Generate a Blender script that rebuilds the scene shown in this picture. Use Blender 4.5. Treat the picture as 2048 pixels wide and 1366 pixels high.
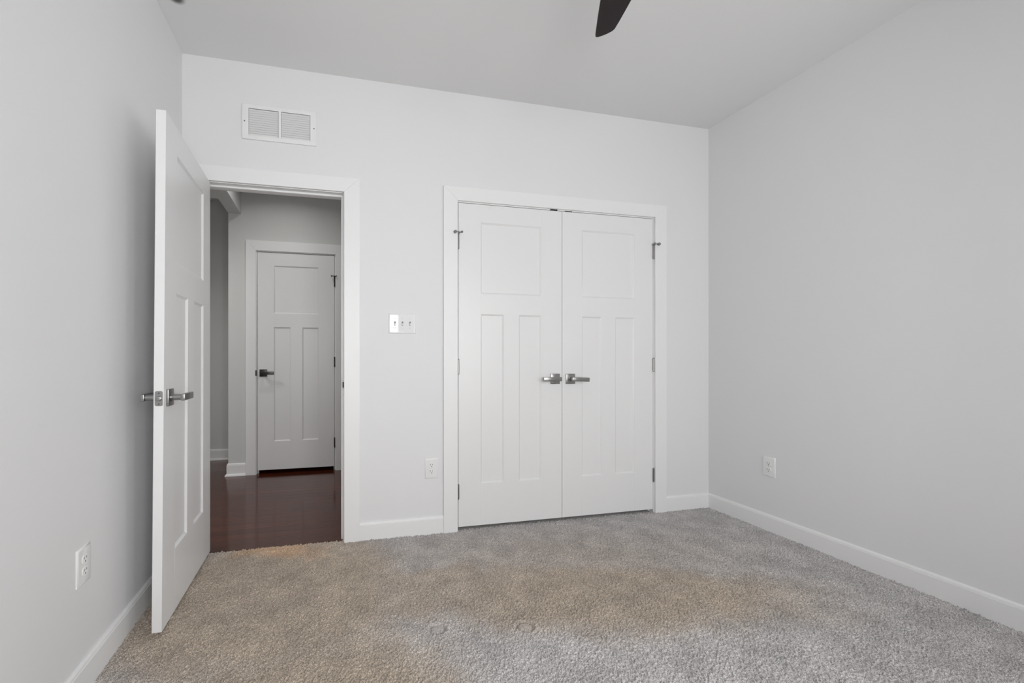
import bpy, bmesh, math, random
import numpy as np
from mathutils import Vector, Matrix

for o in list(bpy.data.objects):
    bpy.data.objects.remove(o)
S = bpy.context.scene
C = S.collection
R = math.radians

# ------------------------------------------------------------------ camera
FPX, PX, PY = 891.4, 872.96, 713.87          # focal length and principal point in pixels of a 2048 x 1366 frame
cam = bpy.data.cameras.new('camera')
cam.sensor_fit = 'HORIZONTAL'
cam.sensor_width = 36.0
cam.lens = 36.0 * FPX / 2048
cam.shift_x = (1024 - PX) / 2048
cam.shift_y = (PY - 683) / 2048
cam.clip_start = 0.05
co = bpy.data.objects.new('camera', cam)
C.objects.link(co)
co.location = (0.7735, -2.6672, 1.082)
co.rotation_euler = (R(90), R(0.0), -0.2363)
S.camera = co

# ------------------------------------------------------------------ world, light, exposure
W = bpy.data.worlds.new('sky')
S.world = W
W.use_nodes = True
bg = W.node_tree.nodes['Background']
bg.inputs['Color'].default_value = (0.80, 0.90, 1.0, 1)
bg.inputs['Strength'].default_value = 0.12

S.view_settings.view_transform = 'Standard'
S.view_settings.look = 'None'
S.view_settings.gamma = 1.0
S.view_settings.use_curve_mapping = False
S.view_settings.exposure = 0.05
S.cycles.max_bounces = 12
S.cycles.diffuse_bounces = 8
S.cycles.glossy_bounces = 4
S.cycles.use_denoising = True
S.cycles.sample_clamp_indirect = 6.0

WZ = (0.55, 2.12)                            # window sill and head heights
WIN_A = (0.55, 1.63)                         # window openings in the wall behind the camera: x0, x1
WIN_B = (2.30, 2.92)
WIN_R = (-3.20, -1.85)                       # window opening in the right wall, nearer than the photo shows: y0, y1
FRONT_Y = -3.45
P_REAR_A, P_REAR_B, P_RIGHT, P_HALL = 61.0, 39.0, 23.0, 4.0
P_PASSAGE_FILL = 8.5  # added unseen lamp that brightens the left of the hall
def area(name, loc, rot, sx, sy, power, col=(1, 1, 1), shape='RECTANGLE', spread=math.pi):
    l = bpy.data.lights.new(name, 'AREA')
    l.shape = shape
    l.size = sx
    if shape in ('RECTANGLE', 'ELLIPSE'):
        l.size_y = sy
    l.energy = power
    l.color = col
    l.spread = spread
    o = bpy.data.objects.new(name, l)
    o.location = loc
    o.rotation_euler = rot
    C.objects.link(o)
    return o
# daylight just outside the panes
for (xa, xb), pw in ((WIN_A, P_REAR_A), (WIN_B, P_REAR_B)):
    area('daylight_rear', ((xa + xb) / 2, FRONT_Y - 0.16, (WZ[0] + WZ[1]) / 2), (R(90), 0, 0), xb - xa, WZ[1] - WZ[0], pw)
area('daylight_right', (3.435 + 0.16, (WIN_R[0] + WIN_R[1]) / 2, (WZ[0] + WZ[1]) / 2), (R(90), 0, R(90)),
     WIN_R[1] - WIN_R[0], WZ[1] - WZ[0], P_RIGHT)

# ------------------------------------------------------------------ materials
def mat(name):
    m = bpy.data.materials.new(name)
    m.use_nodes = True
    nt = m.node_tree
    return m, nt, nt.nodes['Principled BSDF'], nt.nodes, nt.links
def sc(v):                                    # sRGB 0..255 -> linear
    def f(c):
        c /= 255.0
        return c / 12.92 if c <= 0.04045 else ((c + 0.055) / 1.055) ** 2.4
    return tuple(f(c) for c in v) + (1,)
def plain(name, col, rough=0.5, metal=0.0, bump=0.0, scale=300.0, spec=None):
    m, nt, b, N, L = mat(name)
    b.inputs['Base Color'].default_value = col
    b.inputs['Roughness'].default_value = rough
    b.inputs['Metallic'].default_value = metal
    if spec is not None:
        b.inputs['Specular IOR Level'].default_value = spec
    tc = N.new('ShaderNodeTexCoord')
    nz = N.new('ShaderNodeTexNoise')
    nz.inputs['Scale'].default_value = scale
    nz.inputs['Detail'].default_value = 3
    L.new(tc.outputs['Object'], nz.inputs['Vector'])
    if bump:
        bp = N.new('ShaderNodeBump')
        bp.inputs['Strength'].default_value = bump
        bp.inputs['Distance'].default_value = 0.001
        L.new(nz.outputs['Fac'], bp.inputs['Height'])
        L.new(bp.outputs['Normal'], b.inputs['Normal'])
    mr = N.new('ShaderNodeMapRange')          # faint wear in the sheen
    mr.inputs['To Min'].default_value = max(0.02, rough - 0.03)
    mr.inputs['To Max'].default_value = rough + 0.03
    L.new(nz.outputs['Fac'], mr.inputs['Value'])
    L.new(mr.outputs['Result'], b.inputs['Roughness'])
    return m

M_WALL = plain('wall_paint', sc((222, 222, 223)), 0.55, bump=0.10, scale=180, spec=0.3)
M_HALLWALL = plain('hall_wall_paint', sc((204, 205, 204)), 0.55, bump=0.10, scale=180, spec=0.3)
M_TRIM = plain('white_trim_paint', sc((229, 229, 229)), 0.40, bump=0.03, scale=60)
M_DOOR = plain('white_door_paint', sc((226, 226, 226)), 0.34, bump=0.04, scale=90)
M_PLASTIC = plain('white_plastic', sc((228, 228, 228)), 0.07)
M_VENT = plain('white_enamel', sc((228, 228, 228)), 0.35)
M_METAL = plain('satin_nickel', sc((154, 153, 152)), 0.30, 1.0, scale=900)
M_DARKMETAL = plain('dark_bronze_metal', sc((70, 68, 66)), 0.35, 0.9)
M_BLACK = plain('black_slot', sc((18, 18, 18)), 0.7)
M_RUBBER = plain('grey_rubber', sc((120, 120, 120)), 0.6)
M_DUCT_SHADE = plain('duct_shade', sc((66, 66, 66)), 0.8)  # dark colour stands for the shade inside the duct
M_BLADE = plain('espresso_blade', sc((34, 26, 27)), 0.5, bump=0.1, scale=120, spec=0.25)

def ceiling_mat():
    m, nt, b, N, L = mat('ceiling_paint')
    b.inputs['Roughness'].default_value = 0.8
    b.inputs['Specular IOR Level'].default_value = 0.2
    tc = N.new('ShaderNodeTexCoord')
    sub = N.new('ShaderNodeVectorMath'); sub.operation = 'DISTANCE'
    sub.inputs[1].default_value = (0.093, -0.400, 2.725)      # a small soft dark spot on the ceiling
    L.new(tc.outputs['Object'], sub.inputs[0])
    mr = N.new('ShaderNodeMapRange'); mr.interpolation_type = 'SMOOTHSTEP'
    mr.inputs['From Min'].default_value = 0.012; mr.inputs['From Max'].default_value = 0.042
    mr.inputs['To Min'].default_value = 1; mr.inputs['To Max'].default_value = 0
    L.new(sub.outputs['Value'], mr.inputs['Value'])
    mx = N.new('ShaderNodeMix'); mx.data_type = 'RGBA'
    mx.inputs['A'].default_value = sc((223, 223, 223)); mx.inputs['B'].default_value = sc((95, 95, 95))
    L.new(mr.outputs['Result'], mx.inputs['Factor'])
    L.new(mx.outputs['Result'], b.inputs['Base Color'])
    return m
M_CEIL = ceiling_mat()

def glass_mat():
    m, nt, b, N, L = mat('window_glass')
    out = nt.nodes['Material Output']
    t = N.new('ShaderNodeBsdfTransparent'); g = N.new('ShaderNodeBsdfGlossy')
    g.inputs['Roughness'].default_value = 0.02
    fr = N.new('ShaderNodeFresnel'); fr.inputs['IOR'].default_value = 1.3
    mix = N.new('ShaderNodeMixShader')
    L.new(fr.outputs['Fac'], mix.inputs['Fac'])
    L.new(t.outputs[0], mix.inputs[1]); L.new(g.outputs[0], mix.inputs[2])
    L.new(mix.outputs[0], out.inputs['Surface'])
    return m
M_GLASS = glass_mat()

def lamp_mat():
    m, nt, b, N, L = mat('lamp_lens')
    b.inputs['Base Color'].default_value = (1, 1, 1, 1)
    b.inputs['Emission Color'].default_value = (1, 0.93, 0.84, 1)
    b.inputs['Emission Strength'].default_value = 2.0
    return m
M_LAMP = lamp_mat()

def wood_mat():
    m, nt, b, N, L = mat('dark_wood_floor')
    b.inputs['Roughness'].default_value = 0.12
    b.inputs['Specular IOR Level'].default_value = 0.42
    tc = N.new('ShaderNodeTexCoord')
    br = N.new('ShaderNodeTexBrick')          # boards running along x
    br.offset = 0.37; br.offset_frequency = 2
    br.inputs['Scale'].default_value = 1.0
    br.inputs['Brick Width'].default_value = 1.15
    br.inputs['Row Height'].default_value = 0.083
    br.inputs['Mortar Size'].default_value = 0.0011
    br.inputs['Mortar Smooth'].default_value = 0.3
    br.inputs['Color1'].default_value = (0.25, 0.25, 0.25, 1)
    br.inputs['Color2'].default_value = (0.75, 0.75, 0.75, 1)
    br.inputs['Mortar'].default_value = (0.0, 0.0, 0.0, 1)
    L.new(tc.outputs['Object'], br.inputs['Vector'])
    mp = N.new('ShaderNodeMapping'); mp.inputs['Scale'].default_value = (2.2, 70, 1)
    L.new(tc.outputs['Object'], mp.inputs['Vector'])
    gr = N.new('ShaderNodeTexNoise'); gr.inputs['Scale'].default_value = 1.0; gr.inputs['Detail'].default_value = 5
    L.new(mp.outputs['Vector'], gr.inputs['Vector'])
    add = N.new('ShaderNodeMath'); add.operation = 'MULTIPLY_ADD'; add.inputs[1].default_value = 0.55
    L.new(gr.outputs['Fac'], add.inputs[0])
    sp = N.new('ShaderNodeSeparateColor'); L.new(br.outputs['Color'], sp.inputs[0])
    ml = N.new('ShaderNodeMath'); ml.operation = 'MULTIPLY'; ml.inputs[1].default_value = 0.5
    L.new(sp.outputs[0], ml.inputs[0]); L.new(ml.outputs[0], add.inputs[2])
    cr = N.new('ShaderNodeValToRGB')
    e = cr.color_ramp.elements
    e[0].position = 0.05; e[0].color = sc((32, 11, 5))
    e[1].position = 0.95; e[1].color = sc((104, 51, 30))
    k = e.new(0.45); k.color = sc((73, 32, 19))
    L.new(add.outputs[0], cr.inputs['Fac'])
    L.new(cr.outputs['Color'], b.inputs['Base Color'])
    # hand-scraped ripples across the boards
    mp2 = N.new('ShaderNodeMapping'); mp2.inputs['Scale'].default_value = (1.6, 75, 1)
    L.new(tc.outputs['Object'], mp2.inputs['Vector'])
    rn = N.new('ShaderNodeTexNoise'); rn.inputs['Scale'].default_value = 1.0; rn.inputs['Detail'].default_value = 2
    L.new(mp2.outputs['Vector'], rn.inputs['Vector'])
    bp = N.new('ShaderNodeBump'); bp.inputs['Strength'].default_value = 0.45; bp.inputs['Distance'].default_value = 0.0016
    L.new(rn.outputs['Fac'], bp.inputs['Height'])
    bp2 = N.new('ShaderNodeBump'); bp2.invert = True; bp2.inputs['Strength'].default_value = 0.5; bp2.inputs['Distance'].default_value = 0.001
    L.new(br.outputs['Fac'], bp2.inputs['Height']); L.new(bp.outputs['Normal'], bp2.inputs['Normal'])
    L.new(bp2.outputs['Normal'], b.inputs['Normal'])
    return m
M_WOOD = wood_mat()

def carpet_mat():
    m, nt, b, N, L = mat('worn_carpet')
    b.inputs['Roughness'].default_value = 0.95
    b.inputs['Specular IOR Level'].default_value = 0.1
    b.inputs['Sheen Weight'].default_value = 0.15
    b.inputs['Sheen Roughness'].default_value = 0.5
    tc = N.new('ShaderNodeTexCoord')
    # wobble the outlines of the brown and tan areas
    wn = N.new('ShaderNodeTexNoise'); wn.inputs['Scale'].default_value = 5.0; wn.inputs['Detail'].default_value = 4
    L.new(tc.outputs['Object'], wn.inputs['Vector'])
    ws = N.new('ShaderNodeVectorMath'); ws.operation = 'SUBTRACT'; ws.inputs[1].default_value = (0.5, 0.5, 0.5)
    L.new(wn.outputs['Color'], ws.inputs[0])
    wm = N.new('ShaderNodeVectorMath'); wm.operation = 'SCALE'; wm.inputs['Scale'].default_value = 0.30
    L.new(ws.outputs[0], wm.inputs[0])
    wa = N.new('ShaderNodeVectorMath'); wa.operation = 'ADD'
    L.new(tc.outputs['Object'], wa.inputs[0]); L.new(wm.outputs[0], wa.inputs[1])
    flat = N.new('ShaderNodeVectorMath'); flat.operation = 'MULTIPLY'; flat.inputs[1].default_value = (1, 1, 0)
    L.new(wa.outputs[0], flat.inputs[0])
    def blob(cx, cy, rx, ry, rot, lo=0.55, hi=1.2, amt=1.0):
        mp = N.new('ShaderNodeMapping'); mp.vector_type = 'TEXTURE'
        mp.inputs['Location'].default_value = (cx, cy, 0)
        mp.inputs['Rotation'].default_value = (0, 0, R(rot))
        mp.inputs['Scale'].default_value = (rx, ry, 1)
        L.new(flat.outputs[0], mp.inputs['Vector'])
        ln = N.new('ShaderNodeVectorMath'); ln.operation = 'LENGTH'
        L.new(mp.outputs[0], ln.inputs[0])
        mr = N.new('ShaderNodeMapRange'); mr.interpolation_type = 'SMOOTHSTEP'
        mr.inputs['From Min'].default_value = lo; mr.inputs['From Max'].default_value = hi
        mr.inputs['To Min'].default_value = amt; mr.inputs['To Max'].default_value = 0
        L.new(ln.outputs['Value'], mr.inputs['Value'])
        return mr.outputs['Result']
    def mx_(a, c):
        n = N.new('ShaderNodeMath'); n.operation = 'MAXIMUM'
        L.new(a, n.inputs[0]); L.new(c, n.inputs[1])
        return n.outputs[0]
    brown = blob(0.52, -0.50, 0.74, 0.74, 0)
    brown = mx_(brown, blob(0.70, -1.45, 0.62, 0.75, 0))
    brown = mx_(brown, blob(2.00, -0.87, 1.08, 0.34, -12, lo=0.45, hi=1.25))
    brown = mx_(brown, blob(1.25, -0.62, 0.45, 0.25, 0, amt=0.85))
    brown = mx_(brown, blob(1.95, -0.52, 1.25, 0.52, -8, lo=0.1, hi=1.3, amt=0.55))
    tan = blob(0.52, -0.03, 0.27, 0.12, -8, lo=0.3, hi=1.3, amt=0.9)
    def mixc(f, a, c, col_a=None, col_b=None, blend='MIX', fac=None):
        n = N.new('ShaderNodeMix'); n.data_type = 'RGBA'; n.blend_type = blend
        if f is not None: L.new(f, n.inputs['Factor'])
        else: n.inputs['Factor'].default_value = fac
        if a is not None: L.new(a, n.inputs['A'])
        else: n.inputs['A'].default_value = col_a
        if c is not None: L.new(c, n.inputs['B'])
        else: n.inputs['B'].default_value = col_b
        return n.outputs['Result']
    col = mixc(brown, None, None, sc((176, 173, 172)), sc((167, 155, 141)))
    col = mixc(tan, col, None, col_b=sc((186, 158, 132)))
    # patches where the pile lies another way
    pn = N.new('ShaderNodeTexNoise'); pn.inputs['Scale'].default_value = 7.0; pn.inputs['Detail'].default_value = 5; pn.inputs['Roughness'].default_value = 0.6
    L.new(tc.outputs['Object'], pn.inputs['Vector'])
    r1 = N.new('ShaderNodeMapRange'); r1.inputs['From Min'].default_value = 0.3; r1.inputs['From Max'].default_value = 0.7
    r1.inputs['To Min'].default_value = 0.80; r1.inputs['To Max'].default_value = 1.14
    L.new(pn.outputs['Fac'], r1.inputs['Value'])
    col = mixc(None, col, r1.outputs['Result'], blend='MULTIPLY', fac=1.0)
    # heathered yarn
    sn = N.new('ShaderNodeTexNoise'); sn.inputs['Scale'].default_value = 330.0; sn.inputs['Detail'].default_value = 2
    L.new(tc.outputs['Object'], sn.inputs['Vector'])
    r2 = N.new('ShaderNodeMapRange'); r2.inputs['From Min'].default_value = 0.32; r2.inputs['From Max'].default_value = 0.68
    r2.inputs['To Min'].default_value = 0.42; r2.inputs['To Max'].default_value = 1.62
    L.new(sn.outputs['Fac'], r2.inputs['Value'])
    col = mixc(None, col, r2.outputs['Result'], blend='MULTIPLY', fac=1.0)
    L.new(col, b.inputs['Base Color'])
    return m
M_CARPET = carpet_mat()

# ------------------------------------------------------------------ mesh helpers
class MB:
    """collects shapes, builds ONE mesh object"""
    def __init__(s):
        s.bm = bmesh.new(); s.mats = []
    def mi(s, m):
        if m not in s.mats: s.mats.append(m)
        return s.mats.index(m)
    def _done(s, geom_faces, m):
        i = s.mi(m)
        for f in geom_faces: f.material_index = i
    def box(s, x0, x1, y0, y1, z0, z1, m, bev=0.0, seg=1, rot=None, about=None):
        t = bmesh.new()
        v = [t.verts.new((x, y, z)) for x in (x0, x1) for y in (y0, y1) for z in (z0, z1)]
        for q in ((0, 1, 3, 2), (4, 6, 7, 5), (0, 4, 5, 1), (2, 3, 7, 6), (0, 2, 6, 4), (1, 5, 7, 3)):
            t.faces.new([v[k] for k in q])
        bmesh.ops.recalc_face_normals(t, faces=t.faces)
        if bev:
            bmesh.ops.bevel(t, geom=list(t.edges), offset=bev, segments=seg, profile=0.5, affect='EDGES')
        s.merge(t, m, rot, about)
    def merge(s, t, m, rot=None, about=None, smooth=False):
        if rot is not None:
            a = Vector(about or (0, 0, 0))
            bmesh.ops.transform(t, matrix=Matrix.Translation(a) @ rot @ Matrix.Translation(-a), verts=t.verts)
        i = s.mi(m)
        mp = {v: s.bm.verts.new(v.co) for v in t.verts}
        for f in t.faces:
            try:
                nf = s.bm.faces.new([mp[v] for v in f.verts]); nf.material_index = i; nf.smooth = smooth or f.smooth
            except ValueError: pass
        t.free()
    def prism(s, pts, axis, a0, a1, m, bev=0.0, seg=1):
        """polygon pts in the two other axes (order x,y,z without axis), extruded a0..a1"""
        t = bmesh.new()
        def mk(p, a):
            p = list(p); p.insert(axis, a); return t.verts.new(p)
        A = [mk(p, a0) for p in pts]; B = [mk(p, a1) for p in pts]
        n = len(pts)
        t.faces.new(A); t.faces.new(B[::-1])
        for k in range(n): t.faces.new([A[k], B[k], B[(k + 1) % n], A[(k + 1) % n]])
        bmesh.ops.recalc_face_normals(t, faces=t.faces)
        if bev: bmesh.ops.bevel(t, geom=list(t.edges), offset=bev, segments=seg, profile=0.5, affect='EDGES')
        s.merge(t, m)
    def hull(s, pts, m):
        t = bmesh.new()
        for p in pts: t.verts.new(p)
        r = bmesh.ops.convex_hull(t, input=t.verts)
        bmesh.ops.recalc_face_normals(t, faces=t.faces)
        s.merge(t, m)
    def cyl(s, p0, p1, r0, m, r1=None, n=24, bev=0.0):
        p0, p1 = Vector(p0), Vector(p1); d = p1 - p0; r1 = r0 if r1 is None else r1
        t = bmesh.new()
        bmesh.ops.create_cone(t, cap_ends=True, segments=n, radius1=r0, radius2=r1, depth=d.length)
        if bev:
            bmesh.ops.bevel(t, geom=[e for e in t.edges if len(e.link_faces) == 2 and any(len(f.verts) > 4 for f in e.link_faces)], offset=bev, segments=2, profile=0.5, affect='EDGES')
        for f in t.faces: f.smooth = len(f.verts) <= 4
        q = d.to_track_quat('Z', 'Y').to_matrix().to_4x4()
        bmesh.ops.transform(t, matrix=Matrix.Translation((p0 + p1) / 2) @ q, verts=t.verts)
        s.merge(t, m)
    def build(s, name, parent=None, loc=None, rotz=None):
        me = bpy.data.meshes.new(name)
        bmesh.ops.recalc_face_normals(s.bm, faces=s.bm.faces)
        s.bm.to_mesh(me); s.bm.free()
        for m in s.mats: me.materials.append(m)
        me.set_sharp_from_angle(angle=R(40))
        o = bpy.data.objects.new(name, me); C.objects.link(o)
        if parent: o.parent = parent
        if loc: o.location = loc
        if rotz is not None: o.rotation_euler = (0, 0, rotz)
        return o
def tag(o, label=None, cat=None, group=None, kind=None):
    if label: o['label'] = label
    if cat: o['category'] = cat
    if group: o['group'] = group
    if kind: o['kind'] = kind
    return o
def struct(o, label, cat):
    return tag(o, label, cat, kind='structure')

# ------------------------------------------------------------------ sizes (metres): x to the right along the back wall, y into the hall
RW, H, WT = 3.435, 2.725, 0.115
ZB = 0.1033
EJ0, EJ1, EJZ = 0.101, 0.8544, 2.042          # entry opening between jamb faces
CJ0, CJ1, CJZ = 1.553, 2.970, 2.0460          # closet opening between jamb faces
CD = (1.5561, 2.2668, 2.2698, 2.9671)         # closet door edges
JT = 0.018                                    # jamb thickness
HY = 1.71                                     # hall wall with the far door
HX0, HX1 = -1.7, 1.25
FJ0, FJ1, FJZ = 0.1275, 0.8256, 2.0545
FD = (0.1309, 0.8222)
WX = -0.117                                   # left end of that hall wall
FY = 2.4255                                   # wall at the end of the side passage

# ------------------------------------------------------------------ shell
b = MB()
z1 = H
b.box(-WT, EJ0 - JT, 0, WT, -0.05, z1, M_WALL)
b.box(EJ0 - JT, EJ1 + JT, 0, WT, EJZ + JT, z1, M_WALL)
b.box(EJ1 + JT, CJ0 - JT, 0, WT, -0.05, z1, M_WALL)
b.box(CJ0 - JT, CJ1 + JT, 0, WT, CJZ + JT, z1, M_WALL)
b.box(CJ1 + JT, RW + WT, 0, WT, -0.05, z1, M_WALL)
struct(b.build('wall_back'), 'light grey painted wall with the open doorway and the closet doors', 'wall')
b = MB(); b.box(-WT, 0, FRONT_Y - WT, 0, -0.05, z1, M_WALL)
struct(b.build('wall_left'), 'light grey painted wall behind the open door', 'wall')
b = MB()
b.box(RW, RW + WT, FRONT_Y - WT, WIN_R[0], -0.05, z1, M_WALL)
b.box(RW, RW + WT, WIN_R[1], 0, -0.05, z1, M_WALL)
b.box(RW, RW + WT, WIN_R[0], WIN_R[1], -0.05, WZ[0], M_WALL)
b.box(RW, RW + WT, WIN_R[0], WIN_R[1], WZ[1], z1, M_WALL)
struct(b.build('wall_right'), 'plain light grey wall to the right of the closet', 'wall')
b = MB()
for x0, x1 in ((0, WIN_A[0]), (WIN_A[1], WIN_B[0]), (WIN_B[1], RW)):
    b.box(x0, x1, FRONT_Y - WT, FRONT_Y, -0.05, z1, M_WALL)
for x0, x1 in (WIN_A, WIN_B):
    b.box(x0, x1, FRONT_Y - WT, FRONT_Y, -0.05, WZ[0], M_WALL)
    b.box(x0, x1, FRONT_Y - WT, FRONT_Y, WZ[1], z1, M_WALL)
struct(b.build('wall_front'), 'light grey painted wall with two windows, behind the viewpoint', 'wall')
b = MB()
b.box(HX0 - 0.1, RW + WT, FRONT_Y - WT, 2.9, H, H + 0.08, M_CEIL)
struct(b.build('ceiling'), 'flat pale grey ceiling with a small dark spot near the left wall', 'ceiling')

# hall shell
b = MB()
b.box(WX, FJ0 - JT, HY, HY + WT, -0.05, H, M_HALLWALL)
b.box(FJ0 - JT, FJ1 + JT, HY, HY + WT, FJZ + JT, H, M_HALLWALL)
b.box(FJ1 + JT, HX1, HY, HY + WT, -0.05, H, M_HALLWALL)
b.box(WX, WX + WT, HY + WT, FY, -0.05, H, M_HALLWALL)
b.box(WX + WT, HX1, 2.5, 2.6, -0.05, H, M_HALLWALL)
struct(b.build('wall_hall'), 'grey hall wall around the closed white door, seen through the doorway', 'wall')
b = MB()
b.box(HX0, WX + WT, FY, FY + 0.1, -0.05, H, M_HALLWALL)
struct(b.build('wall_passage'), 'dim grey wall at the end of the side passage, behind the hall corner', 'wall')
b = MB()
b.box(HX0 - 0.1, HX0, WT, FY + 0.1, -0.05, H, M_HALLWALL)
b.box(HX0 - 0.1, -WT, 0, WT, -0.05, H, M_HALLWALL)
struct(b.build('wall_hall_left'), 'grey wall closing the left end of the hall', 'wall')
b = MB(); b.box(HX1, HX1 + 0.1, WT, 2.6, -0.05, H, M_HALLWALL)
struct(b.build('wall_hall_right'), 'grey wall closing the right end of the hall', 'wall')
b = MB()
b.box(WX, -0.0085, WT, HY, 2.388, H, M_HALLWALL)
b.box(HX0, WX, WT, 1.327, 2.388, H, M_HALLWALL)
struct(b.build('beam_hall'), 'boxed-in grey ceiling beam and dropped ceiling above the hall beyond the doorway', 'beam')
# closet interior
b = MB()
b.box(3.40, 3.45, WT, 0.75, 0, H, M_WALL)
b.box(HX1 + 0.1, 3.45, 0.75, 0.80, 0, H, M_WALL)
struct(b.build('wall_closet'), 'inner walls of the closed closet', 'wall')

# ------------------------------------------------------------------ floors
b = MB()
b.box(HX0, HX1, 0.0164, 2.6, -0.06, 0.0, M_WOOD)
struct(b.build('floor_hall'), 'glossy dark reddish brown wooden hall floor', 'floor')

def carpet():
    rng = np.random.default_rng(7)
    step = 0.0022
    x0, x1, y0, y1 = 0.0, RW, -1.80, 0.0175
    nx, ny = int((x1 - x0) / step) + 1, int((y1 - y0) / step) + 1
    def noise(sx, sy, ang=0.0):
        n = rng.standard_normal((ny, nx))
        fx = np.fft.fftfreq(nx)[None, :]; fy = np.fft.fftfreq(ny)[:, None]
        c, q = math.cos(R(ang)), math.sin(R(ang))
        g = np.exp(-2 * np.pi ** 2 * (((fx * c + fy * q) * sx) ** 2 + ((fy * c - fx * q) * sy) ** 2))
        r = np.fft.ifft2(np.fft.fft2(n) * g).real
        return r / r.std()
    h = 0.0021 * noise(1.2, 0.72, 50) + 0.0006 * noise(0.6, 0.6) + 0.0003 * noise(3.0, 2.0, 50) + 0.0008 * noise(50, 50)
    X = np.linspace(x0, x1, nx)[None, :].repeat(ny, 0); Y = np.linspace(y0, y1, ny)[:, None].repeat(nx, 1)
    for cx, cy, r in ((1.192, -0.945, 0.030), (1.538, -1.011, 0.032)):       # dents left by furniture feet
        d = np.hypot(X - cx, Y - cy)
        h = h * (1 - 0.7 * np.exp(-(d / r) ** 4)) - 0.010 * np.exp(-((d - r) / 0.006) ** 2) + 0.004 * np.exp(-((d - r - 0.013) / 0.007) ** 2)
    for (ax, ay), (bx, by) in (((1.19, -0.50), (1.30, -0.78)), ((2.55, -0.80), (2.95, -1.05)), ((1.72, -0.62), (1.90, -0.82))):   # creases in the pile
        ux, uy = bx - ax, by - ay; q = ux * ux + uy * uy
        t = np.clip(((X - ax) * ux + (Y - ay) * uy) / q, 0, 1)
        d = np.hypot(X - ax - t * ux, Y - ay - t * uy)
        h -= 0.006 * np.exp(-(d / 0.008) ** 2) * (0.4 + 0.6 * np.sin(t * math.pi))
    h = np.clip(h, -0.013, 0.0065) - 0.0005
    jx = 0.00055 * noise(0.8, 0.8); jy = 0.00055 * noise(0.8, 0.8)
    jx[:, 0] = jx[:, -1] = 0; jy[0, :] = 0
    jy[-1, :] = 0.0025 * noise(1.5, 1.5)[-1, :]
    V = np.stack([X + jx, Y + jy, h], -1).reshape(-1, 3)
    a = (np.arange(ny - 1)[:, None] * nx + np.arange(nx - 1)[None, :]).ravel()
    F = np.stack([a, a + 1, a + nx + 1, a + nx], 1)
    # outer skirt: the rest of the room, the closet floor and the front edge, coarser
    extra_v = [(0, FRONT_Y, -0.001), (RW, FRONT_Y, -0.001), (RW, y0, -0.001), (0, y0, -0.001),
               (1.34, 0.0175, -0.001), (RW, 0.0175, -0.001), (RW, 0.76, -0.001), (1.34, 0.76, -0.001),
               (EJ0 - 0.02, 0.0160, -0.005), (EJ1 + 0.02, 0.0160, -0.005), (EJ1 + 0.02, 0.0160, -0.03), (EJ0 - 0.02, 0.0160, -0.03)]
    n0 = len(V)
    V = np.concatenate([V, np.array(extra_v, float)])
    F = np.concatenate([F, n0 + np.array([[0, 1, 2, 3], [4, 5, 6, 7], [8, 11, 10, 9]])])
    me = bpy.data.meshes.new('floor')
    me.vertices.add(len(V)); me.vertices.foreach_set('co', V.ravel().astype(np.float32))
    me.loops.add(F.size); me.loops.foreach_set('vertex_index', F.ravel().astype(np.int32))
    me.polygons.add(len(F)); me.polygons.foreach_set('loop_start', np.arange(0, F.size, 4, dtype=np.int32))
    me.polygons.foreach_set('loop_total', np.full(len(F), 4, np.int32))
    me.update(calc_edges=True); me.validate()
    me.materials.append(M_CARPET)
    o = bpy.data.objects.new('floor', me); C.objects.link(o)
    return struct(o, 'grey carpet with large brown areas and crushed pile', 'floor')
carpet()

# ------------------------------------------------------------------ baseboards: profile (distance from wall, height)
def base_profile(zt, shoe=False):
    p = [(0, -0.02), (0.0125, -0.02)]
    if shoe: p = [(0, -0.02), (0.026, -0.02), (0.026, 0.004), (0.024, 0.012), (0.0185, 0.018), (0.0125, 0.020)]
    p += [(0.0125, zt - 0.016), (0.0105, zt - 0.0145), (0.0105, zt - 0.012), (0.0095, zt - 0.006), (0.006, zt - 0.001), (0.004, zt), (0, zt)]
    return p
def base_x(b, x0, x1, yw, zt, s=-1, shoe=False, mitre=(0, 0)):
    """run along x on a wall face at y = yw facing s; mitre shortens (-) or lengthens (+) the ends with the distance from the wall"""
    t = bmesh.new(); P = base_profile(zt, shoe); n = len(P)
    A = [t.verts.new((x0 - mitre[0] * d, yw + s * d, z)) for d, z in P]
    B = [t.verts.new((x1 + mitre[1] * d, yw + s * d, z)) for d, z in P]
    t.faces.new(A); t.faces.new(B[::-1])
    for k in range(n): t.faces.new([A[k], B[k], B[(k + 1) % n], A[(k + 1) % n]])
    b.merge(t, M_TRIM)
def base_y(b, y0, y1, xw, zt, s=1, shoe=False, mitre=(0, 0)):
    t = bmesh.new(); P = base_profile(zt, shoe); n = len(P)
    A = [t.verts.new((xw + s * d, y0 - mitre[0] * d, z)) for d, z in P]
    B = [t.verts.new((xw + s * d, y1 + mitre[1] * d, z)) for d, z in P]
    t.faces.new(A); t.faces.new(B[::-1])
    for k in range(n): t.faces.new([A[k], B[k], B[(k + 1) % n], A[(k + 1) % n]])
    b.merge(t, M_TRIM)
CW = 0.0895                                   # casing width
E_C0, E_C1 = EJ0 - 0.004, EJ1 + 0.004         # casing inner edges
C_C0, C_C1 = CJ0 - 0.0055, CJ1 + 0.0045
b = MB(); base_y(b, FRONT_Y, 0.0, 0.0, ZB, 1, mitre=(-1, -1))
struct(b.build('baseboard_left'), 'white baseboard along the left wall, running behind the open door', 'baseboard')
b = MB(); base_y(b, FRONT_Y, 0.0, RW, ZB, -1, mitre=(-1, -1))
struct(b.build('baseboard_right'), 'white baseboard along the whole right wall', 'baseboard')
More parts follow.
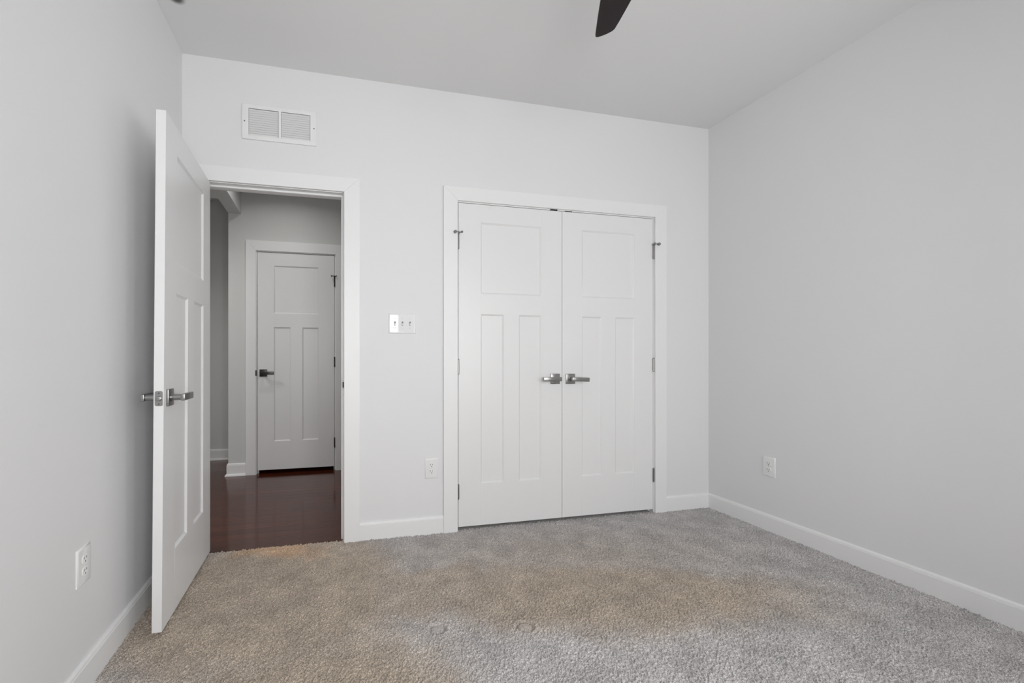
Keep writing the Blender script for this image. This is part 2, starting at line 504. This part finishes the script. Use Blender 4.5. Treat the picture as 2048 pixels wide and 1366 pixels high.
b = MB(); base_x(b, E_C1 + CW, C_C0 - CW, 0.0, ZB)
struct(b.build('baseboard_back'), 'white baseboard between the doorway and the closet casing', 'baseboard')
b = MB(); base_x(b, C_C1 + CW, RW, 0.0, ZB, mitre=(0, -1))
struct(b.build('baseboard_corner'), 'short white baseboard between the closet casing and the right corner', 'baseboard')
b = MB(); base_x(b, 0, RW, FRONT_Y, ZB, 1, mitre=(-1, -1))
struct(b.build('baseboard_front'), 'white baseboard under the window', 'baseboard')
F_C0, F_C1 = 0.1205, 0.8325
b = MB()
base_x(b, WX, F_C0 - 0.0885, HY, 0.113, -1, True, mitre=(1, 0))
base_y(b, HY, FY, WX, 0.113, -1, True, mitre=(1, 0))
struct(b.build('baseboard_hall'), 'white baseboard with shoe moulding round the hall corner beside the far door', 'baseboard')
b = MB(); base_x(b, HX0, WX, FY, 0.113, -1, True)
struct(b.build('baseboard_passage'), 'white baseboard at the end of the side passage', 'baseboard')
b = MB(); base_x(b, F_C1 + 0.0885, HX1, HY, 0.113, -1, True)
struct(b.build('baseboard_hall_right'), 'white baseboard right of the far hall door', 'baseboard')

# ------------------------------------------------------------------ casings: three mitred boards each
def casing(name, x0, x1, zt, yw, w, label, s=-1, zb=-0.01, hw=None):
    hw = hw or w
    b = MB(); y0, y1 = sorted((yw, yw + s * 0.018)); g = 0.0001
    b.prism([(x0 - w, zb), (x0, zb), (x0, zt - g), (x0 - w, zt + hw - g)], 1, y0, y1, M_TRIM, 0.0008)
    b.prism([(x1, zb), (x1 + w, zb), (x1 + w, zt + hw - g), (x1, zt - g)], 1, y0, y1, M_TRIM, 0.0008)
    b.prism([(x0 + g, zt), (x1 - g, zt), (x1 + w - g, zt + hw), (x0 - w + g, zt + hw)], 1, y0, y1, M_TRIM, 0.0008)
    return struct(b.build(name), label, 'trim')
casing('trim_1', E_C0, E_C1, 2.0455, 0.0, CW, 'flat white casing around the open doorway', hw=0.083)
casing('trim_2', C_C0, C_C1, 2.0523, 0.0, CW, 'flat white casing around the closet double doors', hw=0.0845)
casing('trim_3', F_C0, F_C1, 2.0610, HY, 0.0885, 'flat grey-white casing around the far hall door', hw=0.0915)
casing('trim_4', E_C0, E_C1, 2.0455, WT, CW, 'white casing on the hall side of the doorway', s=1, hw=0.083)

def jamb(name, x0, x1, zt, y0, y1, stop_y, label):
    b = MB(); e = 0.0008
    b.box(x0 - JT, x0, y0, y1, -0.01, zt + JT, M_TRIM, e)
    b.box(x1, x1 + JT, y0, y1, -0.01, zt + JT, M_TRIM, e)
    b.box(x0, x1, y0, y1, zt, zt + JT, M_TRIM, e)
    o = struct(b.build(name), label, 'door frame')
    b = MB(); sy0, sy1, d = stop_y, stop_y + 0.033, 0.011
    b.box(x0, x0 + d, sy0, sy1, -0.004, zt - d, M_TRIM, 0.0012)
    b.box(x1 - d, x1, sy0, sy1, -0.004, zt - d, M_TRIM, 0.0012)
    b.box(x0, x1, sy0, sy1, zt - d, zt, M_TRIM, 0.0012)
    b.build('door_stop', o)
    return o
ej = jamb('trim_5', EJ0, EJ1, EJZ, 0.0, WT, 0.0385, 'white door frame inside the open doorway')
b = MB()                                      # strike plate with curved lip on the latch side
b.box(EJ1 - 0.0012, EJ1, 0.008, 0.030, 0.890, 0.947, M_DARKMETAL, 0.0005)
b.cyl((EJ1 + 0.0005, 0.003, 0.902), (EJ1 + 0.0005, 0.003, 0.935), 0.0045, M_DARKMETAL)
tag(b.build('strike_plate', ej), 'dark metal strike plate')
cj = jamb('trim_6', CJ0, CJ1, CJZ, 0.0, WT, 0.0385, 'white door frame of the closet')
for x0, x1, zl in ((2.183, 2.234, 0.0055), (2.289, 2.342, 0.0022)):
    b = MB(); b.box(x0, x1, -0.0012, 0.030, CJZ - 0.0032, CJZ - 0.0001, M_BLACK, 0.0006)
    b.box(x0, x1, -0.0012, 0.0, CJZ - 0.0032, CJZ + zl, M_BLACK, 0.0004)
    tag(b.build('ball_catch', cj), 'black catch plate above the closet doors')
fj = jamb('trim_7', FJ0, FJ1, FJZ, HY, HY + WT, HY + 0.0385, 'grey-white door frame of the far hall door')
b = MB()
b.box(FJ0 - 0.012, FJ0 + 0.001, HY - 0.020, HY - 0.0175, 0.908, 0.960, M_DARKMETAL, 0.0008)
tag(b.build('strike_plate', fj), 'dark strike plate')

# ------------------------------------------------------------------ doors
def door_mesh(w, h, stile_l, stile_r, mull, zq, T=0.035, ch=0.0003):
    """local: x along the width, y thickness 0..T, z from 0; zq = panel heights (q0..q3) from the door bottom"""
    b = MB(); D = 0.0085; Bv = 0.010
    q0, q1, q2, q3 = zq
    pl, pr = stile_l, w - stile_r
    pw = (pr - pl - mull) / 2
    e = dict(bev=ch)
    b.box(0, pl, 0, T, 0, h, M_DOOR, **e)
    b.box(pr, w, 0, T, 0, h, M_DOOR, **e)
    b.box(pl, pr, 0, T, 0, q0, M_DOOR, **e)
    b.box(pl, pr, 0, T, q1, q2, M_DOOR, **e)
    b.box(pl, pr, 0, T, q3, h, M_DOOR, **e)
    b.box(pl + pw, pl + pw + mull, 0, T, q0, q1, M_DOOR, **e)
    for x0, x1, z0, z1 in ((pl, pr, q2, q3), (pl, pl + pw, q0, q1), (pl + pw + mull, pr, q0, q1)):
        b.box(x0, x1, D, T - D, z0, z1, M_DOOR)
        for ys, yp in ((0.0012, D), (T - 0.0012, T - D)):       # sloped sticking round the panel, both faces
            o = [(x0, ys, z0), (x1, ys, z0), (x1, ys, z1), (x0, ys, z1)]
            i = [(x0 + Bv, yp, z0 + Bv), (x1 - Bv, yp, z0 + Bv), (x1 - Bv, yp, z1 - Bv), (x0 + Bv, yp, z1 - Bv)]
            t = bmesh.new()
            O = [t.verts.new(p) for p in o]; I = [t.verts.new(p) for p in i]
            for k in range(4): t.faces.new([O[k], O[(k + 1) % 4], I[(k + 1) % 4], I[k]])
            if ys > T / 2: bmesh.ops.reverse_faces(t, faces=t.faces)
            b.merge(t, M_DOOR)
    return b
def lever(door, loc, sgn, face=-1, tilt=0.0, L=0.108, back=0.019, mat_=None, label=None):
    """square rose, round neck, bar lever; face = -1 sticks out to -y, +1 to +y"""
    m = mat_ or M_METAL
    f = face
    def yy(a, c): return sorted((f * a, f * c))
    b = MB()
    y0, y1 = yy(0, 0.0085)
    b.box(-0.033, 0.033, y0, y1, -0.0335, 0.0335, m, 0.0018, 2)
    o = b.build('lever_handle', door, loc)
    if label: o['label'] = label
    b = MB()
    b.cyl((0, f * 0.008, 0), (0, f * 0.013, 0), 0.0165, m, bev=0.001)
    b.cyl((0, f * 0.012, 0), (0, f * 0.052, 0), 0.0125, m)
    b.build('neck', o)
    b = MB()
    y0, y1 = yy(0.047, 0.062)
    xa, xb = sorted((-sgn * back, sgn * L))
    b.box(xa, xb, y0, y1, -0.0135, 0.0135, m, 0.0022, 2, rot=Matrix.Rotation(R(tilt), 4, 'Y'))
    b.build('lever_bar', o)
    return o
def hinge(door, loc, stop=0, m=None):
    """knuckle barrel standing proud of the door face plus two slim leaves; stop = +-1 adds a hinge-pin stop reaching that way"""
    m = m or M_METAL; b = MB()
    hh = 0.0445
    for k in range(5):
        z0 = -hh + k * 0.0178
        b.cyl((0, 0, z0 + 0.0003), (0, 0, z0 + 0.0175), 0.0058, m, n=16)
    b.cyl((0, 0, hh), (0, 0, hh + 0.004), 0.0066, m, r1=0.004, n=16)
    b.cyl((0, 0, -hh - 0.003), (0, 0, -hh), 0.004, m, r1=0.0060, n=16)
    b.box(-0.0016, 0.0016, 0.003, 0.030, -hh, hh, m)
    o = b.build('hinge', door, loc)
    if stop:
        b = MB(); z = hh + 0.008
        b.cyl((0, 0, z - 0.005), (0, 0, z + 0.006), 0.0085, m, n=20, bev=0.001)
        b.box(min(0, stop * 0.030), max(0, stop * 0.030), -0.0235, -0.0185, z - 0.002, z + 0.004, m, 0.001)
        b.box(-0.004, 0.004, -0.022, 0.0, z - 0.003, z + 0.004, m, 0.001)
        b.cyl((-stop * 0.003, -0.010, z), (-stop * 0.014, -0.028, z), 0.0032, m, n=12)
        q = b.build('pin_stop', o)
        b = MB(); b.cyl((stop * 0.026, -0.0300, z), (stop * 0.026, -0.0150, z), 0.0095, M_RUBBER, n=20, bev=0.002)
        b.cyl((-stop * 0.013, -0.026, z), (-stop * 0.017, -0.033, z), 0.007, M_RUBBER, n=16, bev=0.0015)
        tag(b.build('bumper', o), 'grey rubber bumpers')
    return o
ZQ = (0.262, 1.3302, 1.458, 1.9076)
# open bedroom door: hinged at the left jamb, swung into the room
TH = R(-89)
b = door_mesh(0.744, 2.020, 0.148, 0.148, 0.105, ZQ, ch=0.0007)
d1 = b.build('door_1', None, (EJ0 + 0.0027, 0.0, 0.0175), TH)
for v in d1.data.vertices:                    # the slab is slightly warped
    v.co.y += 0.0075 * (v.co.x / 0.744) * (v.co.z - 1.0)
struct(d1, 'white panelled door standing open against the left wall, seen edge-on with both levers', 'door')
lever(d1, (0.684, 0.035, 0.9035), -1, +1, label='satin metal lever on the hall side')
lever(d1, (0.684, 0.0, 0.9035), -1, -1, label='satin metal lever on the wall side')
b = MB()                                      # latch face plate with bolt and screws on the free edge
b.prism([(0.0175 + sx * (0.0075 + 0.0062 * math.cos(a)), sz * (0.0228 + 0.0062 * math.sin(a))) for sx, sz, aa in ((1, 1, (0, 30, 60, 90)), (-1, 1, (90, 60, 30, 0)), (-1, -1, (0, 30, 60, 90)), (1, -1, (90, 60, 30, 0))) for a in map(R, aa)], 0, 0.744, 0.7450, M_METAL, 0.0003)
lp = b.build('latch_plate', d1, (0, 0, 0.9035))
b = MB(); b.cyl((0.744, 0.0175, 0), (0.7545, 0.0175, 0), 0.0095, M_METAL, n=24, bev=0.001); b.build('latch_bolt', lp)
for z in (-0.021, 0.021):
    b = MB(); b.cyl((0.7445, 0.0175, z), (0.7454, 0.0175, z), 0.0042, M_METAL, r1=0.0034, n=16)
    b.box(0.7452, 0.7456, 0.0145, 0.0205, z - 0.0006, z + 0.0006, M_BLACK); b.box(0.7452, 0.7456, 0.0169, 0.0181, z - 0.003, z + 0.003, M_BLACK)
    b.build('screw', lp)

# closet double doors
def zq_closet(): return tuple(z - 0.0218 for z in (0.2837, 1.352, 1.4798, 1.9294))
b = door_mesh(CD[1] - CD[0], 2.0207, 0.1471, 0.1491, 0.1045, zq_closet())
d2 = b.build('door_2', None, (CD[0], 0.0, 0.0218))
struct(d2, 'left white panelled leaf of the closed closet doors, lever pointing left', 'door')
lever(d2, (2.216 - CD[0], 0, 0.9165), -1)
for z, s in ((1.801, -1), (1.021, 0), (0.243, 0)):
    hinge(d2, (-0.0012, -0.0050, z - 0.0218), s)
b = door_mesh(CD[3] - CD[2], 2.0207, 0.1452, 0.1487, 0.1033, zq_closet())
d3 = b.build('door_3', None, (CD[2], 0.0, 0.0218))
struct(d3, 'right white panelled leaf of the closed closet doors, lever pointing right', 'door')
lever(d3, (2.327 - CD[2], 0, 0.915), 1, tilt=2.5, back=0.017)
for z, s in ((1.811, 1), (1.027, 0), (0.260, 0)):
    hinge(d3, (CD[3] - CD[2] + 0.0016, -0.0050, z - 0.0218), s)
# far hall door
b = door_mesh(FD[1] - FD[0], 2.0134, 0.144, 0.146, 0.105, (0.262, 1.322, 1.449, 1.893))
d4 = b.build('door_4', None, (FD[0], HY, 0.0369))
struct(d4, 'closed white panelled door across the hall, seen through the doorway', 'door')
lever(d4, (0.183 - FD[0], 0, 0.897), 1, L=0.098, back=0.016, mat_=M_DARKMETAL, label='dark metal lever')
for z, s in ((1.799, -1), (1.034, 0), (0.263, 0)):
    hinge(d4, (FD[1] - FD[0] + 0.0016, -0.0050, z - 0.0369), s, M_DARKMETAL)

# ------------------------------------------------------------------ return-air grille above the doorway
def vent():
    x0, x1, za, zb_ = 0.3033, 0.7014, 2.2963, 2.4919
    w, h = x1 - x0, zb_ - za
    b = MB(); D = 0.011
    bx, bt, mid = 0.034, 0.0235, 0.0145
    xs = ((-w / 2 + bx, -mid / 2), (mid / 2, w / 2 - bx))
    b.box(-w / 2, w / 2, -D, 0, -h / 2, -h / 2 + bt, M_VENT, 0.0015)
    b.box(-w / 2, w / 2, -D, 0, h / 2 - bt, h / 2, M_VENT, 0.0015)
    b.box(-w / 2, -w / 2 + bx, -D, 0, -h / 2 + bt - 0.002, h / 2 - bt + 0.002, M_VENT, 0.0008)
    b.box(w / 2 - bx, w / 2, -D, 0, -h / 2 + bt - 0.002, h / 2 - bt + 0.002, M_VENT, 0.0008)
    b.box(-mid / 2, mid / 2, -D, 0, -h / 2 + bt - 0.002, h / 2 - bt + 0.002, M_VENT, 0.0008)
    o = b.build('air_vent', None, ((x0 + x1) / 2, 0, (za + zb_) / 2))
    tag(o, 'white louvred air vent high on the wall above the doorway', 'vent')
    b = MB(); b.box(-w / 2 + bx, w / 2 - bx, -0.0012, -0.0002, -h / 2 + bt, h / 2 - bt, M_DUCT_SHADE); tag(b.build('duct_shade_sheet', o), 'dark sheet painted as the shade behind the louvres')  # flat sheet on the wall, duct shade put into its colour
    n = 12; p = (h - 2 * bt) / n
    for xa, xb in xs:
        for k in range(n):
            zc = -h / 2 + bt + (k + 0.5) * p
            b = MB()
            b.hull([(x, y, zc + z) for x in (xa + 0.0014, xb - 0.0014) for y, z in ((-0.0106, 0.0018), (-0.0098, 0.0026), (-0.0020, -0.0052), (-0.0030, -0.0058))], M_VENT)
            b.build('louvre', o)
    for x in (-w / 2 + 0.013, w / 2 - 0.013):
        b = MB(); b.cyl((x, -D - 0.0014, 0), (x, -D + 0.001, 0), 0.0034, M_RUBBER, r1=0.0042, n=16); b.build('screw', o)
vent()

# ------------------------------------------------------------------ outlets and switch
def rounded(b, w, h, y0, y1, m, r, x=0, z=0):
    pts = []
    for cx, cz, a0 in ((w / 2 - r, h / 2 - r, 0), (-w / 2 + r, h / 2 - r, 90), (-w / 2 + r, -h / 2 + r, 180), (w / 2 - r, -h / 2 + r, 270)):
        for k in range(5):
            a = R(a0 + k * 22.5); pts.append((x + cx + r * math.cos(a), z + cz + r * math.sin(a)))
    b.prism(pts, 1, y0, y1, m)
def plate(b, w, h):
    """plate with sloped, softly rounded border"""
    rings = [(0.0, 0.0), (0.0, -0.0020), (0.0016, -0.0040), (0.005, -0.0056), (0.008, -0.0060)]
    t = bmesh.new(); rows = []
    for ins, y in rings:
        rows.append([t.verts.new((sx * (w / 2 - ins), y, sz * (h / 2 - ins))) for sx, sz in ((-1, -1), (1, -1), (1, 1), (-1, 1))])
    for a, c in zip(rows, rows[1:]):
        for k in range(4):
            t.faces.new([a[k], a[(k + 1) % 4], c[(k + 1) % 4], c[k]])
    t.faces.new(rows[-1]); t.faces.new(rows[0][::-1])
    b.merge(t, M_PLASTIC)
def outlet(loc, rotz, w, h, label):
    b = MB(); plate(b, w, h)
    o = b.build('wall_outlet', None, loc, rotz)
    tag(o, label, 'outlet', 'duplex outlets')
    for zc in (0.0195, -0.0195):
        b = MB()
        pts = []
        for k in range(32):                    # round face with flat top and bottom
            a = 2 * math.pi * k / 32
            pts.append((0.0172 * math.cos(a), zc + max(-0.0142, min(0.0142, 0.0172 * math.sin(a)))))
        b.prism(pts, 1, -0.0082, -0.005, M_PLASTIC, 0.0005)
        rc = b.build('receptacle', o)
        b = MB()
        b.box(-0.0076, -0.0053, -0.0084, -0.0075, zc + 0.0005, zc + 0.0090, M_BLACK)
        b.box(0.0053, 0.0076, -0.0084, -0.0075, zc + 0.0012, zc + 0.0082, M_BLACK)
        b.cyl((0, -0.0084, zc - 0.0070), (0, -0.0075, zc - 0.0070), 0.0026, M_BLACK, n=16)
        tag(b.build('slots', rc), 'dark plug slots')
    b = MB(); b.cyl((0, -0.0070, 0), (0, -0.0055, 0), 0.0030, M_PLASTIC, n=16); b.box(-0.0026, 0.0026, -0.0072, -0.0069, -0.0004, 0.0004, M_RUBBER)
    b.build('screw', o)
outlet(((1.3426 + 1.4238) / 2, 0, 0.399), 0, 0.080, 0.122, 'white duplex outlet low on the back wall, left of the closet casing')
outlet((RW, (-0.4167 - 0.4973) / 2, 0.399), R(-90), 0.080, 0.122, 'white duplex outlet alone on the right wall')
outlet((0, (-1.0428 - 0.9606) / 2, 0.4107), R(90), 0.081, 0.120, 'white duplex outlet on the left wall in front of the open door')

def switch():
    w, h = 0.1656, 0.1191
    b = MB(); plate(b, w, h)
    o = b.build('light_switch', None, ((1.1207 + 1.2863) / 2, 0, (1.2236 + 1.3427) / 2))
    tag(o, 'white three-gang light switch plate between the doorway and the closet', 'switch')
    for xc in (-0.046, 0.0, 0.046):
        b = MB()
        b.box(xc - 0.0052, xc + 0.0052, -0.0062, -0.0050, -0.0120, 0.0120, M_RUBBER)
        b.hull([(xc + sx * a, y, z) for sx in (-1, 1) for a, y, z in ((0.0046, -0.0055, -0.0105), (0.0046, -0.0055, 0.0040), (0.0034, -0.0190, -0.0105), (0.0034, -0.0180, -0.0035))], M_PLASTIC)
        b.build('toggle', o)
        for z in (-0.0302, 0.0302):
            b = MB(); b.cyl((xc, -0.0070, z), (xc, -0.0055, z), 0.0030, M_PLASTIC, n=16); b.box(xc - 0.0026, xc + 0.0026, -0.0072, -0.0069, z - 0.0004, z + 0.0004, M_RUBBER)
            b.build('screw', o)
switch()

# ------------------------------------------------------------------ ceiling fan: only one blade tip reaches into the photo
def fan():
    cx, cy, zb = 1.636, -1.68, 2.400
    r = bpy.data.objects.new('ceiling_fan', None); C.objects.link(r); r.location = (cx, cy, H)
    tag(r, 'dark brown ceiling fan hanging from the ceiling, one blade tip in view', 'fan')
    z0 = zb - H
    b = MB(); b.cyl((0, 0, -0.05), (0, 0, 0), 0.045, M_DARKMETAL, r1=0.068, n=40); b.build('canopy', r)
    b = MB(); b.cyl((0, 0, z0 + 0.09), (0, 0, -0.045), 0.0125, M_DARKMETAL, n=20); b.build('downrod', r)
    b = MB(); b.cyl((0, 0, z0 + 0.012), (0, 0, z0 + 0.10), 0.095, M_DARKMETAL, n=48, bev=0.012); b.build('motor_housing', r)
    b = MB(); b.cyl((0, 0, z0 - 0.035), (0, 0, z0 + 0.014), 0.075, M_DARKMETAL, r1=0.09, n=48, bev=0.006); b.build('hub', r)
    a0 = math.atan2(0.94, 0.342)
    # outline: s along the blade, t across (+ = right seen from below)
    left = [(0.07, -0.030), (0.14, -0.048), (0.22, -0.062), (0.30, -0.068), (0.38, -0.066), (0.481, -0.057), (0.56, -0.047), (0.62, -0.0385), (0.656, -0.0335), (0.664, -0.031), (0.6685, -0.026), (0.6690, -0.020)]
    right = [(0.665, -0.004), (0.659, 0.012), (0.651, 0.026), (0.645, 0.0325), (0.636, 0.0375), (0.60, 0.0435), (0.55, 0.0505), (0.4936, 0.0577), (0.42, 0.066), (0.33, 0.071), (0.22, 0.064), (0.14, 0.048), (0.07, 0.030)]
    for k in range(3):
        b = MB(); t = bmesh.new(); A = []; B = []
        a = a0 + k * 2 * math.pi / 3
        ca, sa = math.cos(a), math.sin(a)
        def P(s_, t_, z): return (ca * s_ + sa * t_, sa * s_ - ca * t_, z0 + z)
        for s_, t_ in left + right:
            A.append(t.verts.new(P(s_, t_, -0.004 + 0.10 * t_))); B.append(t.verts.new(P(s_, t_, 0.004 + 0.10 * t_)))
        n = len(A)
        t.faces.new(A); t.faces.new(B[::-1])
        for i in range(n): t.faces.new([A[i], B[i], B[(i + 1) % n], A[(i + 1) % n]])
        b.merge(t, M_BLADE)
        b.build('blade', r)
fan()

# ------------------------------------------------------------------ window behind the viewpoint
def window(name, a0, a1, za, zb_, loc, rotz, label):
    """built along local x, room on +y; wall face at y = 0"""
    b = MB(); y0, y1 = -0.10, -0.03; f = 0.05
    b.box(a0, a0 + f, y0, y1, za, zb_, M_TRIM, 0.002); b.box(a1 - f, a1, y0, y1, za, zb_, M_TRIM, 0.002)
    b.box(a0 + f, a1 - f, y0, y1, za, za + f, M_TRIM, 0.002); b.box(a0 + f, a1 - f, y0, y1, zb_ - f, zb_, M_TRIM, 0.002)
    am, zm = (a0 + a1) / 2, (za + zb_) / 2
    b.box(am - 0.04, am + 0.04, y0, y1, za + f, zb_ - f, M_TRIM, 0.002)
    o = struct(b.build(name, None, loc, rotz), label, 'window')
    for xa, xb in ((a0 + f, am - 0.04), (am + 0.04, a1 - f)):
        b = MB(); b.box(xa, xb, -0.085, -0.055, zm - 0.02, zm + 0.02, M_TRIM, 0.002); b.build('meeting_rail', o)
        b = MB(); b.box(xa, xb, -0.072, -0.068, za + f, zb_ - f, M_GLASS); b.build('pane', o)
    b = MB(); b.box(a0 - 0.03, a1 + 0.03, -0.03, 0.045, za - 0.025, za, M_TRIM, 0.004, 2); b.build('window_sill', o)
window('window_1', *WIN_A, *WZ, (0, FRONT_Y, 0), 0, 'wider white window behind the viewpoint')
window('window_2', *WIN_B, *WZ, (0, FRONT_Y, 0), 0, 'narrower white window behind the viewpoint, near the right corner')
window('window_3', *WIN_R, *WZ, (RW, 0, 0), R(90), 'white window in the right wall beside the viewpoint')

# ------------------------------------------------------------------ recessed lamp in the hall ceiling, added fill lamp left of the beam
def downlight(x, y, power, label, zc=H, q=1.0):
    n = 40
    t = bmesh.new(); rows = []
    for rr, z in ((0.085, 0), (0.085, -0.006), (0.080, -0.008), (0.068, -0.007), (0.066, -0.002)):
        rows.append([t.verts.new((q * rr * math.cos(2 * math.pi * k / n), q * rr * math.sin(2 * math.pi * k / n), z)) for k in range(n)])
    for a, c in zip(rows, rows[1:]):
        for k in range(n): t.faces.new([a[k], a[(k + 1) % n], c[(k + 1) % n], c[k]])
    b = MB(); b.merge(t, M_TRIM)
    o = tag(b.build('recessed_light', None, (x, y, zc)), label, 'lamp')
    b = MB(); b.cyl((0, 0, -0.003), (0, 0, -0.001), 0.066 * q, M_LAMP, n=n); b.build('lens', o)
    area('hall_lamp', (x, y, zc - 0.012), (0, 0, 0), 0.12 * q, 0.12 * q, power, (1.0, 0.985, 0.965), 'DISK', R(150))
downlight(0.40, 1.02, P_HALL, 'small round recessed lamp in the hall ceiling')
downlight(-0.80, 0.75, P_PASSAGE_FILL, 'added wide round lamp, out of view, brightening the hall from under the dropped ceiling', 2.388, 4.0)
